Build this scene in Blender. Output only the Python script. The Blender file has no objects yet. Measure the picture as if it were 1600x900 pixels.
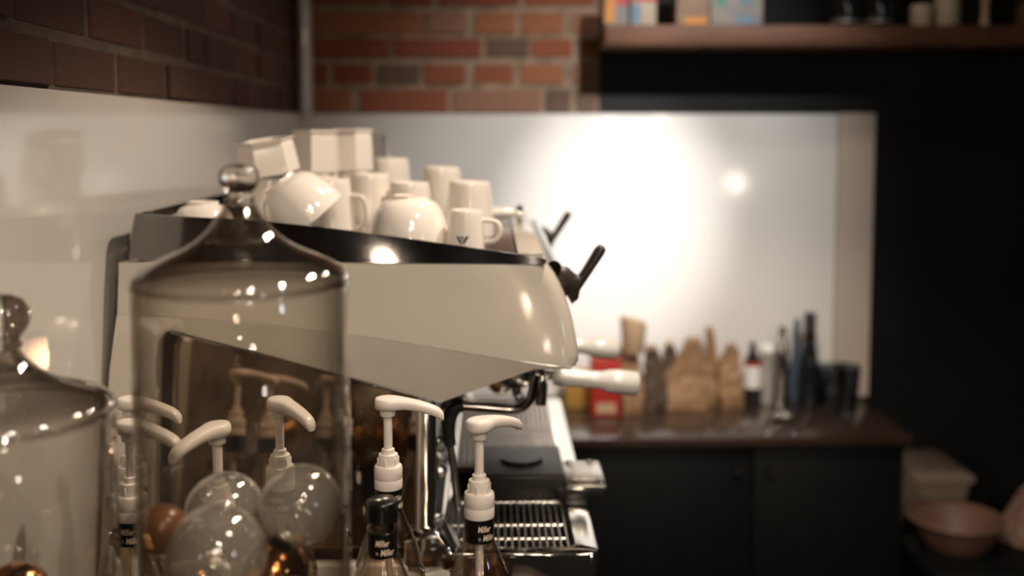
import bpy, bmesh, math, random
from mathutils import Vector, Matrix, Euler

random.seed(7)
SC = bpy.context.scene
COL = SC.collection
PI = math.pi

# ---------------------------------------------------------------- camera, world, lights, exposure
F = 1600.0                      # focal length in pixels of the 1600 x 900 frame
CX, CY = 800.0, 330.0           # principal point
VX, VY = 770.0, 207.0           # vanishing point of the room's depth direction
CZ = 1.62                       # eye height above the floor
CAMP = Vector((0, 0, CZ))
yaw = -math.atan((CX - VX) / F)
pitch = -math.atan((CY - VY) / F)
CROT = Euler((PI / 2 + pitch, 0, yaw), 'XYZ').to_matrix()

cam_data = bpy.data.cameras.new('camera')
cam = bpy.data.objects.new('camera', cam_data)
COL.objects.link(cam)
cam.location = CAMP
cam.rotation_euler = (PI / 2 + pitch, 0, yaw)
cam_data.sensor_width = 36.0
cam_data.sensor_fit = 'HORIZONTAL'
cam_data.lens = 36.0 * F / 1600.0
cam_data.shift_y = -(450.0 - CY) / 1600.0
cam_data.clip_start = 0.02
cam_data.dof.use_dof = True
cam_data.dof.focus_distance = 1.09
cam_data.dof.aperture_fstop = 2.1
SC.camera = cam

world = bpy.data.worlds.new('dim_room')
SC.world = world
world.use_nodes = True
wb = world.node_tree.nodes['Background']
wb.inputs[0].default_value = (1.0, 0.80, 0.62, 1)
wb.inputs[1].default_value = 0.010

def point_light(name, loc, watts, color, radius=0.03):
    d = bpy.data.lights.new(name, 'POINT')
    d.energy = watts
    d.color = color
    d.shadow_soft_size = radius
    o = bpy.data.objects.new(name, d)
    COL.objects.link(o)
    o.location = (loc[0], loc[1], CZ + loc[2])
    return o

WARM = (1.0, 0.84, 0.68)
def spot_light(name, loc, target, watts, color, angle, blend, radius):
    d = bpy.data.lights.new(name, 'SPOT')
    d.energy = watts
    d.color = color
    d.spot_size = math.radians(angle)
    d.spot_blend = blend
    d.shadow_soft_size = radius
    o = bpy.data.objects.new(name, d)
    COL.objects.link(o)
    o.location = (loc[0], loc[1], CZ + loc[2])
    dv = Vector(target) - Vector(loc)
    o.rotation_euler = dv.to_track_quat('-Z', 'Y').to_euler()
    return o

# unseen spots over the bar, cones shaped to keep the left bricks dark
def unseen_spot(x, y, z, watts, tilt=(0, 0), angle=128, color=WARM):
    return spot_light('unseen_overhead_spot', (x, y, z), (x + tilt[0], y + tilt[1], z - 1), watts, color, angle, 0.28, 0.035)
unseen_spot(0.30, 1.42, 0.72, 36, angle=112)
unseen_spot(0.46, 0.56, 0.74, 18, angle=112)
unseen_spot(0.24, -0.10, 0.72, 17, (0, 0.35), angle=104)
unseen_spot(0.45, -0.85, 0.80, 17, (0, 0.5), angle=104)
unseen_spot(0.15, -1.10, 0.80, 15, (0, 0.5), angle=96)
unseen_spot(0.45, 2.00, 0.80, 5, angle=140)  # added out of view to light the back bricks
point_light('far_lamp', (1.75, -2.00, -0.36), 7, (1.0, 0.88, 0.76), 0.07)
point_light('far_lamp', (0.25, -2.20, 0.40), 4, (1.0, 0.72, 0.48), 0.05)
point_light('far_lamp', (1.50, -0.40, 0.25), 3, (0.75, 0.88, 1.0), 0.06)
for x, y, z, w in ((-0.42, -1.5, 0.80, 3), (0.05, -2.6, 0.75, 4), (0.55, -2.9, 0.30, 4), (0.95, -1.9, 0.60, 3), (1.30, -2.6, 0.15, 4), (0.35, -3.2, 0.62, 4), (0.75, -1.3, 0.05, 2)):
    point_light('sparkle_light', (x, y, z), w, (1.0, 0.80, 0.60), 0.03)  # unseen lights added behind the camera for sparkle in the glass
# twin-beam track spot on the back wall: wide flood and narrow core
spot_light('track_spot', (0.60, 1.00, 1.00), (0.33, 2.667, -0.22), 105, (1.0, 0.97, 0.94), 46, 1.0, 0.03)
spot_light('track_spot', (0.56, 1.00, 1.00), (0.32, 2.667, -0.23), 210, (1.0, 0.97, 0.95), 20, 1.0, 0.03)

SC.view_settings.view_transform = 'Standard'
SC.view_settings.look = 'None'
SC.view_settings.gamma = 1.0
SC.view_settings.use_curve_mapping = False
SC.view_settings.exposure = 0.28
SC.cycles.use_denoising = True
SC.cycles.max_bounces = 16
SC.cycles.transparent_max_bounces = 48
SC.cycles.transmission_bounces = 12
SC.cycles.glossy_bounces = 6
SC.cycles.caustics_reflective = False
SC.cycles.caustics_refractive = False
SC.cycles.sample_clamp_indirect = 60.0

# ---------------------------------------------------------------- pixel helpers
def ray(px, py):
    return CROT @ Vector(((px - CX) / F, -(py - CY) / F, -1.0))

def P(px, py, Y):                          # pixel on the upright plane at depth Y
    d = ray(px, py)
    return CAMP + d * (Y / d.y)

def Pz(px, py, z):                         # pixel on the level plane z
    d = ray(px, py)
    return CAMP + d * ((z - CZ) / d.z)

def Pplane(px, py, p0, n):
    d = ray(px, py)
    return CAMP + d * ((p0 - CAMP).dot(n) / d.dot(n))

def X_(px, Y): return P(px, 450, Y).x
def Z_(py, Y): return P(770, py, Y).z

# ---------------------------------------------------------------- materials
MATS = {}
def nodes_of(name):
    m = bpy.data.materials.new(name)
    m.use_nodes = True
    nt = m.node_tree
    nt.nodes.clear()
    out = nt.nodes.new('ShaderNodeOutputMaterial')
    return m, nt, out

def mat(name, col, rough=0.5, metal=0.0, coat=0.0, spec=0.5, var=0.0, vscale=20.0, bump=0.0, bscale=200.0,
        trans=0.0, ior=1.45, col2=None, stretch=(1, 1, 1), rvar=0.0):
    m, nt, out = nodes_of(name)
    b = nt.nodes.new('ShaderNodeBsdfPrincipled')
    nt.links.new(b.outputs[0], out.inputs[0])
    b.inputs['Base Color'].default_value = (*col, 1)
    b.inputs['Roughness'].default_value = rough
    b.inputs['Metallic'].default_value = metal
    b.inputs['Coat Weight'].default_value = coat
    b.inputs['Coat Roughness'].default_value = 0.05
    b.inputs['Specular IOR Level'].default_value = spec
    b.inputs['Transmission Weight'].default_value = trans
    b.inputs['IOR'].default_value = ior
    tc = nt.nodes.new('ShaderNodeTexCoord')
    mp = nt.nodes.new('ShaderNodeMapping')
    mp.inputs['Scale'].default_value = stretch
    nt.links.new(tc.outputs['Object'], mp.inputs['Vector'])
    n = nt.nodes.new('ShaderNodeTexNoise')
    n.inputs['Scale'].default_value = vscale
    n.inputs['Detail'].default_value = 5
    nt.links.new(mp.outputs[0], n.inputs['Vector'])
    if var > 0 or col2:
        mx = nt.nodes.new('ShaderNodeMix')
        mx.data_type = 'RGBA'
        c2 = col2 if col2 else tuple(c * (1 - var) for c in col)
        mx.inputs[6].default_value = (*col, 1)
        mx.inputs[7].default_value = (*c2, 1)
        rp = nt.nodes.new('ShaderNodeMapRange')
        rp.inputs[1].default_value = 0.35
        rp.inputs[2].default_value = 0.65
        nt.links.new(n.outputs[0], rp.inputs[0])
        nt.links.new(rp.outputs[0], mx.inputs[0])
        nt.links.new(mx.outputs[2], b.inputs['Base Color'])
    if rvar > 0:
        rr = nt.nodes.new('ShaderNodeMapRange')
        rr.inputs[3].default_value = max(0, rough - rvar)
        rr.inputs[4].default_value = rough + rvar
        nt.links.new(n.outputs[0], rr.inputs[0])
        nt.links.new(rr.outputs[0], b.inputs['Roughness'])
    if bump > 0:
        n2 = nt.nodes.new('ShaderNodeTexNoise')
        n2.inputs['Scale'].default_value = bscale
        n2.inputs['Detail'].default_value = 6
        nt.links.new(mp.outputs[0], n2.inputs['Vector'])
        bp = nt.nodes.new('ShaderNodeBump')
        bp.inputs['Strength'].default_value = bump
        bp.inputs['Distance'].default_value = 0.002
        nt.links.new(n2.outputs[0], bp.inputs['Height'])
        nt.links.new(bp.outputs[0], b.inputs['Normal'])
    MATS[name] = m
    return m

def thin_glass(name, tint=(0.97, 0.96, 0.94), base=0.05, power=3.2, haze=0.0, hazecol=(0.8, 0.8, 0.8), rough=0.02, edge=(0.80, 0.76, 0.70)):
    m, nt, out = nodes_of(name)
    lw = nt.nodes.new('ShaderNodeLayerWeight')
    lw.inputs[0].default_value = 0.5
    pw = nt.nodes.new('ShaderNodeMath'); pw.operation = 'POWER'
    nt.links.new(lw.outputs['Facing'], pw.inputs[0]); pw.inputs[1].default_value = power
    ma = nt.nodes.new('ShaderNodeMath'); ma.operation = 'MULTIPLY_ADD'
    nt.links.new(pw.outputs[0], ma.inputs[0]); ma.inputs[1].default_value = 0.75; ma.inputs[2].default_value = base
    tr = nt.nodes.new('ShaderNodeBsdfTransparent')
    mx = nt.nodes.new('ShaderNodeMix'); mx.data_type = 'RGBA'
    mx.inputs[6].default_value = (*tint, 1); mx.inputs[7].default_value = (*edge, 1)
    nt.links.new(pw.outputs[0], mx.inputs[0])
    nt.links.new(mx.outputs[2], tr.inputs[0])
    gl = nt.nodes.new('ShaderNodeBsdfGlossy')
    gl.inputs['Roughness'].default_value = rough
    gl.inputs['Color'].default_value = (1, 1, 1, 1)
    ms = nt.nodes.new('ShaderNodeMixShader')
    nt.links.new(ma.outputs[0], ms.inputs[0])
    last = tr.outputs[0]
    if haze > 0:
        df = nt.nodes.new('ShaderNodeBsdfDiffuse'); df.inputs[0].default_value = (*hazecol, 1)
        hz = nt.nodes.new('ShaderNodeMixShader')
        nz = nt.nodes.new('ShaderNodeTexNoise'); nz.inputs['Scale'].default_value = 40
        hm = nt.nodes.new('ShaderNodeMapRange'); hm.inputs[3].default_value = haze * 0.5; hm.inputs[4].default_value = haze * 1.5
        nt.links.new(nz.outputs[0], hm.inputs[0]); nt.links.new(hm.outputs[0], hz.inputs[0])
        nt.links.new(tr.outputs[0], hz.inputs[1]); nt.links.new(df.outputs[0], hz.inputs[2])
        last = hz.outputs[0]
    nt.links.new(last, ms.inputs[1]); nt.links.new(gl.outputs[0], ms.inputs[2])
    nt.links.new(ms.outputs[0], out.inputs[0])
    MATS[name] = m
    return m

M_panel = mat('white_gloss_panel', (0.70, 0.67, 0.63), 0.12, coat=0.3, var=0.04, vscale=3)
M_panel_side = mat('white_gloss_panel_shaded', (0.55, 0.51, 0.46), 0.10, coat=0.3, var=0.05, vscale=3)  # left panel: the white panel greyed, its dimmer light put into the colour
M_trim = mat('beige_trim_paint', (0.52, 0.43, 0.36), 0.45, var=0.08, vscale=8)
M_black = mat('black_wall_paint', (0.007, 0.007, 0.0065), 0.55, spec=0.25, var=0.3, vscale=5, bump=0.1)
M_mortar = mat('mortar', (0.36, 0.255, 0.175), 0.95, var=0.4, vscale=25, bump=0.8, bscale=120)
BRICK = [mat('brick_red', (0.33, 0.105, 0.052), 0.9, col2=(0.24, 0.075, 0.04), vscale=18, bump=0.7, bscale=90),
         mat('brick_orange', (0.38, 0.150, 0.070), 0.9, col2=(0.29, 0.11, 0.055), vscale=18, bump=0.7, bscale=90),
         mat('brick_deep_red', (0.29, 0.075, 0.040), 0.9, col2=(0.21, 0.06, 0.035), vscale=18, bump=0.7, bscale=90),
         mat('brick_pale', (0.33, 0.175, 0.11), 0.9, col2=(0.27, 0.13, 0.085), vscale=18, bump=0.7, bscale=90),
         mat('brick_smoked', (0.12, 0.075, 0.055), 0.9, col2=(0.17, 0.10, 0.07), vscale=18, bump=0.7, bscale=90)]
BRICK += [mat('brick_red_shaded', (0.13, 0.042, 0.026), 0.9, col2=(0.085, 0.032, 0.022), vscale=18, bump=0.7, bscale=90),  # left-wall bricks: darker copies, the weak light there put into the colour
          mat('brick_shaded', (0.090, 0.034, 0.020), 0.9, col2=(0.065, 0.030, 0.020), vscale=18, bump=0.7, bscale=90)]
M_mortar_dark = mat('mortar_shaded', (0.14, 0.095, 0.07), 0.95, var=0.4, vscale=25, bump=0.8, bscale=120)  # left-wall mortar, darkened along with its bricks to imitate dim light
M_floor = mat('dark_floor', (0.03, 0.026, 0.023), 0.5, var=0.4, vscale=4)
M_counter = mat('dark_counter', (0.055, 0.034, 0.024), 0.20, var=0.4, vscale=6, stretch=(1, 8, 1), coat=0.25)
M_cab = mat('black_cabinet', (0.005, 0.005, 0.005), 0.5, var=0.2, spec=0.25)
M_wood = mat('brown_shelf_wood', (0.155, 0.062, 0.028), 0.55, col2=(0.09, 0.035, 0.017), vscale=9, stretch=(1, 6, 12), bump=0.2)
M_cream = mat('cream_enamel', (0.60, 0.545, 0.465), 0.16, coat=0.5, var=0.02)
M_chrome = mat('polished_chrome', (0.80, 0.77, 0.73), 0.07, metal=1.0, rvar=0.03, vscale=8)
M_steel = mat('brushed_steel', (0.66, 0.62, 0.57), 0.26, metal=1.0, rvar=0.08, vscale=30, stretch=(1, 12, 1))
M_dkchrome = mat('smoked_chrome', (0.30, 0.27, 0.25), 0.10, metal=1.0, rvar=0.03)
M_bandmetal = mat('black_chrome_band', (0.26, 0.25, 0.25), 0.05, metal=1.0, rvar=0.02, vscale=15)
M_mirror = mat('smoked_mirror_panel', (0.46, 0.36, 0.28), 0.035, metal=1.0, rvar=0.01, vscale=6)
M_blackplastic = mat('black_plastic', (0.018, 0.015, 0.013), 0.32, var=0.2, vscale=50)
M_lever = mat('dark_brown_lever', (0.028, 0.021, 0.017), 0.30, coat=0.2, var=0.2, vscale=50)
M_rubber = mat('black_rubber', (0.015, 0.014, 0.013), 0.6, bump=0.5, bscale=150)
M_whitehandle = mat('white_handle', (0.80, 0.77, 0.72), 0.22, coat=0.4, var=0.02)
M_cup = mat('ivory_porcelain', (0.88, 0.81, 0.73), 0.10, coat=0.5, var=0.02)
M_pump = mat('white_pump_plastic', (0.86, 0.78, 0.70), 0.32, var=0.03, vscale=40)
M_label = mat('black_label', (0.008, 0.007, 0.006), 0.28, var=0.2, coat=0.2)
M_print = mat('cream_print', (0.80, 0.66, 0.50), 0.5, var=0.05)
M_ink = mat('black_ink', (0.006, 0.006, 0.006), 0.4, var=0.1)
M_white = mat('white_print', (0.85, 0.82, 0.76), 0.5, var=0.05)
M_jar = thin_glass('jar_glass', base=0.034, power=2.2, haze=0.004, hazecol=(0.7, 0.66, 0.6), edge=(0.60, 0.55, 0.48))
M_lid = thin_glass('lid_glass', base=0.085, power=1.7, haze=0.003, edge=(0.36, 0.31, 0.26), tint=(0.90, 0.88, 0.85))
M_bauble = thin_glass('bauble_glass', tint=(0.93, 0.90, 0.86), base=0.15, power=2.0, haze=0.32, hazecol=(0.66, 0.62, 0.57), edge=(0.62, 0.57, 0.50))
M_bottle = thin_glass('bottle_glass', tint=(0.97, 0.95, 0.92), base=0.05, power=2.6, edge=(0.55, 0.48, 0.40))
M_tumbler = thin_glass('smoke_blue_glass', tint=(0.48, 0.52, 0.55), base=0.06, power=2.0, edge=(0.16, 0.19, 0.22))
M_clearbox = thin_glass('clear_plastic', tint=(0.86, 0.80, 0.74), base=0.08, power=2.0, haze=0.30, hazecol=(0.55, 0.44, 0.36), rough=0.15)
M_solidglass = mat('solid_glass', (0.96, 0.94, 0.90), 0.02, trans=1.0, ior=1.46, var=0.01)
M_copper = mat('copper_bauble', (0.52, 0.25, 0.10), 0.16, metal=1.0, rvar=0.05)
M_cork = mat('brown_cork_ball', (0.26, 0.095, 0.035), 0.25, var=0.4, vscale=60, coat=0.3)
M_kraft = mat('kraft_paper', (0.34, 0.20, 0.10), 0.75, col2=(0.22, 0.12, 0.055), vscale=16, bump=0.3, bscale=60)
M_kraftdark = mat('dark_kraft_paper', (0.085, 0.05, 0.03), 0.7, var=0.3, vscale=16)
M_kraftpale = mat('pale_card', (0.48, 0.33, 0.20), 0.7, var=0.1, vscale=10)
M_tancarton = mat('tan_printed_carton', (0.30, 0.20, 0.14), 0.7, var=0.25, vscale=25)
M_red = mat('red_carton', (0.42, 0.030, 0.020), 0.4, var=0.1, vscale=12)
M_mustard = mat('mustard_carton', (0.42, 0.23, 0.05), 0.5, var=0.15)
M_silver = mat('silver_tin', (0.72, 0.66, 0.60), 0.3, metal=0.6, var=0.1)
M_blueglass = mat('blue_bottle_glass', (0.06, 0.10, 0.135), 0.08, coat=0.5, var=0.2)
M_blackglass = mat('black_bottle_glass', (0.010, 0.011, 0.012), 0.10, coat=0.5, var=0.2)
M_shelfpaper = mat('pale_printed_carton', (0.29, 0.25, 0.21), 0.6, col2=(0.18, 0.20, 0.22), vscale=22)
M_blue = mat('dull_blue_print', (0.16, 0.24, 0.32), 0.6, var=0.3, vscale=30)
M_orange = mat('orange_print', (0.60, 0.24, 0.05), 0.6, var=0.2, vscale=30)
M_green = mat('green_print', (0.10, 0.26, 0.17), 0.6, var=0.2)
M_candle = mat('ivory_wax', (0.45, 0.37, 0.28), 0.5, var=0.08)
M_pipe = mat('galvanised_pipe', (0.66, 0.62, 0.61), 0.38, metal=0.25, var=0.15, vscale=30)
M_pink = mat('dusty_rose_plastic', (0.19, 0.10, 0.075), 0.5, var=0.3, vscale=12)
M_cloth = mat('dusty_rose_cloth', (0.15, 0.075, 0.055), 0.85, col2=(0.24, 0.16, 0.12), vscale=25, bump=0.5)

# ---------------------------------------------------------------- object helpers
def tag(o, label=None, cat=None, group=None, kind=None):
    if label: o['label'] = label
    if cat: o['category'] = cat
    if group: o['group'] = group
    if kind: o['kind'] = kind
    return o

def thing(name, label, cat, loc=(0, 0, 0), rot=(0, 0, 0), group=None):
    o = bpy.data.objects.new(name, None)
    o.empty_display_size = 0.02
    COL.objects.link(o)
    o.location = loc
    o.rotation_euler = rot
    return tag(o, label, cat, group)

def make(name, me, m, parent=None, loc=(0, 0, 0), rot=(0, 0, 0), smooth=True, angle=40):
    if isinstance(me, bmesh.types.BMesh):
        bm = me
        me = bpy.data.meshes.new(name)
        bmesh.ops.recalc_face_normals(bm, faces=bm.faces)
        bm.to_mesh(me)
        bm.free()
    if smooth:
        for p in me.polygons: p.use_smooth = True
        try: me.set_sharp_from_angle(angle=math.radians(angle))
        except Exception: pass
    me.materials.clear()
    me.materials.append(m)
    o = bpy.data.objects.new(name, me)
    COL.objects.link(o)
    o.location = loc
    o.rotation_euler = rot
    if parent is not None: o.parent = parent
    return o

def copy_tree(o, parent=None):
    kids = [c for c in bpy.data.objects if c.parent == o]
    c = o.copy()
    COL.objects.link(c)
    c.parent = parent
    for k in kids: copy_tree(k, c)
    return c

def lathe(profile, n=40, bm=None, mtx=None, close=False):
    """profile: list of (r, z) bottom to top (or an outer then inner path)."""
    bm = bm or bmesh.new()
    mtx = mtx or Matrix.Identity(4)
    rings = []
    for r, z in profile:
        if r < 1e-6:
            rings.append([bm.verts.new(mtx @ Vector((0, 0, z)))])
        else:
            rings.append([bm.verts.new(mtx @ Vector((r * math.cos(2 * PI * k / n), r * math.sin(2 * PI * k / n), z))) for k in range(n)])
    seq = list(zip(rings[:-1], rings[1:]))
    if close: seq.append((rings[-1], rings[0]))
    for a, b in seq:
        if len(a) == 1 and len(b) == 1: continue
        for k in range(n):
            k2 = (k + 1) % n
            if len(a) == 1: bm.faces.new((a[0], b[k], b[k2]))
            elif len(b) == 1: bm.faces.new((a[k], a[k2], b[0]))
            else: bm.faces.new((a[k], a[k2], b[k2], b[k]))
    return bm

def smooth_path(pts, sub=6):
    """Catmull-Rom through the points."""
    pts = [Vector(p) for p in pts]
    out = []
    for i in range(len(pts) - 1):
        p0 = pts[max(i - 1, 0)]; p1 = pts[i]; p2 = pts[i + 1]; p3 = pts[min(i + 2, len(pts) - 1)]
        for k in range(sub):
            t = k / sub
            out.append(0.5 * ((2 * p1) + (-p0 + p2) * t + (2 * p0 - 5 * p1 + 4 * p2 - p3) * t * t + (-p0 + 3 * p1 - 3 * p2 + p3) * t ** 3))
    out.append(pts[-1])
    return out

def tube(pts, r, n=12, bm=None, caps=True):
    bm = bm or bmesh.new()
    pts = [Vector(p) for p in pts]
    rs = r if isinstance(r, (list, tuple)) else [r] * len(pts)
    rings = []
    prev = None
    for i, p in enumerate(pts):
        t = (pts[min(i + 1, len(pts) - 1)] - pts[max(i - 1, 0)]).normalized()
        if prev is None:
            a = Vector((0, 0, 1)) if abs(t.z) < 0.9 else Vector((1, 0, 0))
            u = t.cross(a).normalized()
        else:
            u = (prev - t * prev.dot(t)).normalized()
        prev = u
        v = t.cross(u)
        rings.append([bm.verts.new(p + (u * math.cos(2 * PI * k / n) + v * math.sin(2 * PI * k / n)) * rs[i]) for k in range(n)])
    for a, b in zip(rings[:-1], rings[1:]):
        for k in range(n):
            bm.faces.new((a[k], a[(k + 1) % n], b[(k + 1) % n], b[k]))
    if caps:
        bm.faces.new(rings[0]); bm.faces.new(rings[-1])
    return bm

def box(x0, x1, y0, y1, z0, z1, bev=0.0, seg=2, bm=None):
    nb = bmesh.new()
    vs = [nb.verts.new((x, y, z)) for x in (x0, x1) for y in (y0, y1) for z in (z0, z1)]
    for f in ((0, 1, 3, 2), (4, 6, 7, 5), (0, 4, 5, 1), (2, 3, 7, 6), (0, 2, 6, 4), (1, 5, 7, 3)):
        nb.faces.new([vs[i] for i in f])
    bmesh.ops.recalc_face_normals(nb, faces=nb.faces)
    if bev > 0:
        bmesh.ops.bevel(nb, geom=list(nb.edges), offset=bev, segments=seg, profile=0.5, affect='EDGES')
    if bm is None: return nb
    me = bpy.data.meshes.new('tmp'); nb.to_mesh(me); nb.free()
    bm.from_mesh(me); bpy.data.meshes.remove(me)
    return bm

def prism(front, back, bev=0.0, seg=2):
    """solid between two matching 3-D loops"""
    bm = bmesh.new()
    a = [bm.verts.new(p) for p in front]
    b = [bm.verts.new(p) for p in back]
    bm.faces.new(a); bm.faces.new(b[::-1])
    n = len(a)
    for k in range(n):
        bm.faces.new((a[k], b[k], b[(k + 1) % n], a[(k + 1) % n]))
    bmesh.ops.recalc_face_normals(bm, faces=bm.faces)
    if bev > 0:
        ed = [e for e in bm.edges if (e.verts[0] in a) == (e.verts[1] in a)]
        bmesh.ops.bevel(bm, geom=ed, offset=bev, segments=seg, profile=0.5, affect='EDGES')
    return bm

def loft(loops, cap=True):
    bm = bmesh.new()
    rings = [[bm.verts.new(p) for p in L] for L in loops]
    n = len(rings[0])
    for a, b in zip(rings[:-1], rings[1:]):
        for k in range(n):
            bm.faces.new((a[k], a[(k + 1) % n], b[(k + 1) % n], b[k]))
    if cap:
        bm.faces.new(rings[0]); bm.faces.new(rings[-1])
    return bm

def text_mesh(body, size, shear=0.0, bend_r=None, offset=0.0, wx=1.0, wz=1.0):
    """flat lettering mesh in the XZ plane facing -Y, or bent round a vertical cylinder of radius bend_r (centre at angle -90 deg)"""
    cu = bpy.data.curves.new('lettering', 'FONT')
    cu.body = body
    cu.size = size
    cu.shear = shear
    cu.offset = offset
    cu.align_x = 'CENTER'
    cu.resolution_u = 3
    tmp = bpy.data.objects.new('lettering_tmp', cu)
    COL.objects.link(tmp)
    dg = bpy.context.evaluated_depsgraph_get()
    dg.update()
    me = bpy.data.meshes.new_from_object(tmp.evaluated_get(dg))
    bpy.data.objects.remove(tmp)
    for v in me.vertices:
        x, y = v.co.x * wx, v.co.y * wz
        if bend_r:
            a = -PI / 2 + x / bend_r
            v.co = (bend_r * math.cos(a), bend_r * math.sin(a), y)
        else:
            v.co = (x, 0, y)
    return me

# ---------------------------------------------------------------- the room
ZC = CZ - 0.70                 # counter height
YW = 2.667                     # face of the white panel on the back wall
XL = -0.492                    # face of the white panel on the left wall
ZP = Pz(900, 178, 0).z if False else P(900, 178, YW).z   # top of the panels
XB_END = X_(935, YW)           # where the brick stops and the black wall begins
HT = 0.75                      # how far the walls are built above eye height

tag(make('floor', box(-1.2, 3.0, -2.5, 3.2, -0.05, 0.0), M_floor, smooth=False), kind='structure')
wall_back = tag(make('wall_back', box(XL - 0.10, XB_END, YW + 0.020, YW + 0.15, 0, CZ + HT), M_mortar, smooth=False), kind='structure')
tag(make('wall_right', box(XB_END, 3.0, YW + 0.016, YW + 0.15, 0, CZ + HT), M_black, smooth=False), kind='structure')
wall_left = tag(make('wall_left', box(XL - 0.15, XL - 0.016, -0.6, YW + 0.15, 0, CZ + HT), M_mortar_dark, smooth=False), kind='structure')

_bm = bmesh.new()
box(-0.5, 0.5, -0.5, 0.5, -0.5, 0.5, 0, bm=_bm)
bmesh.ops.bevel(_bm, geom=list(_bm.edges), offset=0.035, segments=1, affect='EDGES')
BRICK_ME = []
for bmx in BRICK:
    me_ = bpy.data.meshes.new('brick')
    _bm.to_mesh(me_)
    me_.materials.append(bmx)
    BRICK_ME.append(me_)
_bm.free()

def brick(parent, x, y, z, sx, sy, sz, mi, rz=0.0):
    o = bpy.data.objects.new('brick', BRICK_ME[mi])
    COL.objects.link(o)
    o.location = (x, y, z)
    o.scale = (sx, sy, sz)
    o.rotation_euler = (random.uniform(-.008, .008), random.uniform(-.006, .006), rz + random.uniform(-.008, .008))
    o.parent = parent

def zb(v): return v / 3.077            # zoom pixel -> photo pixel
ROWS = [((55, 160), [(150, 455, 1), (462, 682, 1), (697, 892, 3), (935, 1122, 1), (1150, 1347, 1), (1382, 1512, 3)]),
        ((183, 272), [(150, 532, 2), (550, 962, 2), (985, 1190, 4), (1200, 1392, 0), (1440, 1512, 1)]),
        ((308, 402), [(150, 226, 2), (255, 442, 2), (470, 672, 4), (692, 887, 0), (925, 1112, 0), (1150, 1352, 1), (1395, 1505, 3)]),
        ((430, 538), [(150, 342, 1), (385, 802, 0), (828, 1245, 3), (1270, 1385, 4), (1418, 1512, 4)]),
        ((-68, 22), [(150, 500, 0), (530, 735, 2), (760, 1140, 2), (1165, 1500, 0)])]
course = 39.6 / F * YW
for (ya, yb), bs in ROWS:
    za, zb_ = P(800, zb(yb), YW).z, P(800, zb(ya), YW).z
    for xa, xb, mi in bs:
        x0, x1 = X_(440 + zb(xa), YW), min(X_(440 + zb(xb), YW), XB_END - 0.002)
        brick(wall_back, (x0 + x1) / 2, YW + 0.040 + random.uniform(-.004, .003), (za + zb_) / 2, x1 - x0, 0.05, zb_ - za, mi)
ztop = P(800, zb(-68), YW).z
k = 0
while ztop + k * course < CZ + HT - 0.07:
    x = XL - 0.05 - (0.10 if k % 2 else 0.0)
    while x < XB_END - 0.03:
        L = random.choice((0.195, 0.195, 0.092))
        xe = min(x + L, XB_END - 0.002)
        if xe > XL + 0.01: brick(wall_back, (max(x, XL - .02) + xe) / 2, YW + 0.040, ztop + k * course + 0.012 + 0.026, xe - max(x, XL - .02), 0.05, 0.052, random.choice((0, 0, 1, 2, 3)))
        x = xe + 0.011
    k += 1
# left wall: courses line up with the back wall
zrow = P(800, zb(538), YW).z
k = -2
while zrow + k * course < CZ + HT - 0.07:
    y = -0.55 + (0.11 if k % 2 else 0.0)
    while y < YW:
        L = random.choice((0.195, 0.195, 0.195, 0.092))
        ye = min(y + L, YW + 0.02)
        if k >= 0 and ye - y > 0.03:
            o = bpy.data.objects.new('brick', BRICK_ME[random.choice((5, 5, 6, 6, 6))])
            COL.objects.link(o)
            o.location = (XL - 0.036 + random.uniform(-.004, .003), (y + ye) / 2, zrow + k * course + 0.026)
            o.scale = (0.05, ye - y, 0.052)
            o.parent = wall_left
        y = ye + 0.011
    k += 1

# white gloss splashback panels and their end trim
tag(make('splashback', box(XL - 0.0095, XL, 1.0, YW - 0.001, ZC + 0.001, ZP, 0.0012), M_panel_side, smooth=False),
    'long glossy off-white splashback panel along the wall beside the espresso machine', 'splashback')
tag(make('splashback', box(XL, X_(1303, YW), YW, YW + 0.0145, ZC + 0.001, ZP, 0.0012), M_panel, smooth=False),
    'white glossy splashback panel with bright pool of light behind the kraft bags', 'splashback')
tag(make('splashback_end_post', box(X_(1303, YW) + 0.0005, X_(1358, YW), YW - 0.016, YW + 0.0155, ZC + 0.001, ZP + 0.002, 0.003), M_trim, smooth=False),
    'upright beige end post closing off the white splashback against the black wall', 'post')
# pipe in the corner
pr = 0.0185
pc = P(477, 100, YW - 0.03)
pt = thing('corner_pipe', 'vertical grey metal pipe in the brick corner above the white panel', 'pipe', (pc.x, YW + 0.014 - pr - 0.028, ZP))
make('tube', lathe([(0, 0), (pr, 0), (pr, HT - (ZP - CZ)), (0, HT - (ZP - CZ))], 24), M_pipe, pt)
make('coupling', lathe([(pr, 0.16), (pr + .002, 0.162), (pr + .002, 0.215), (pr, 0.217)], 24), M_silver, pt)

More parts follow.
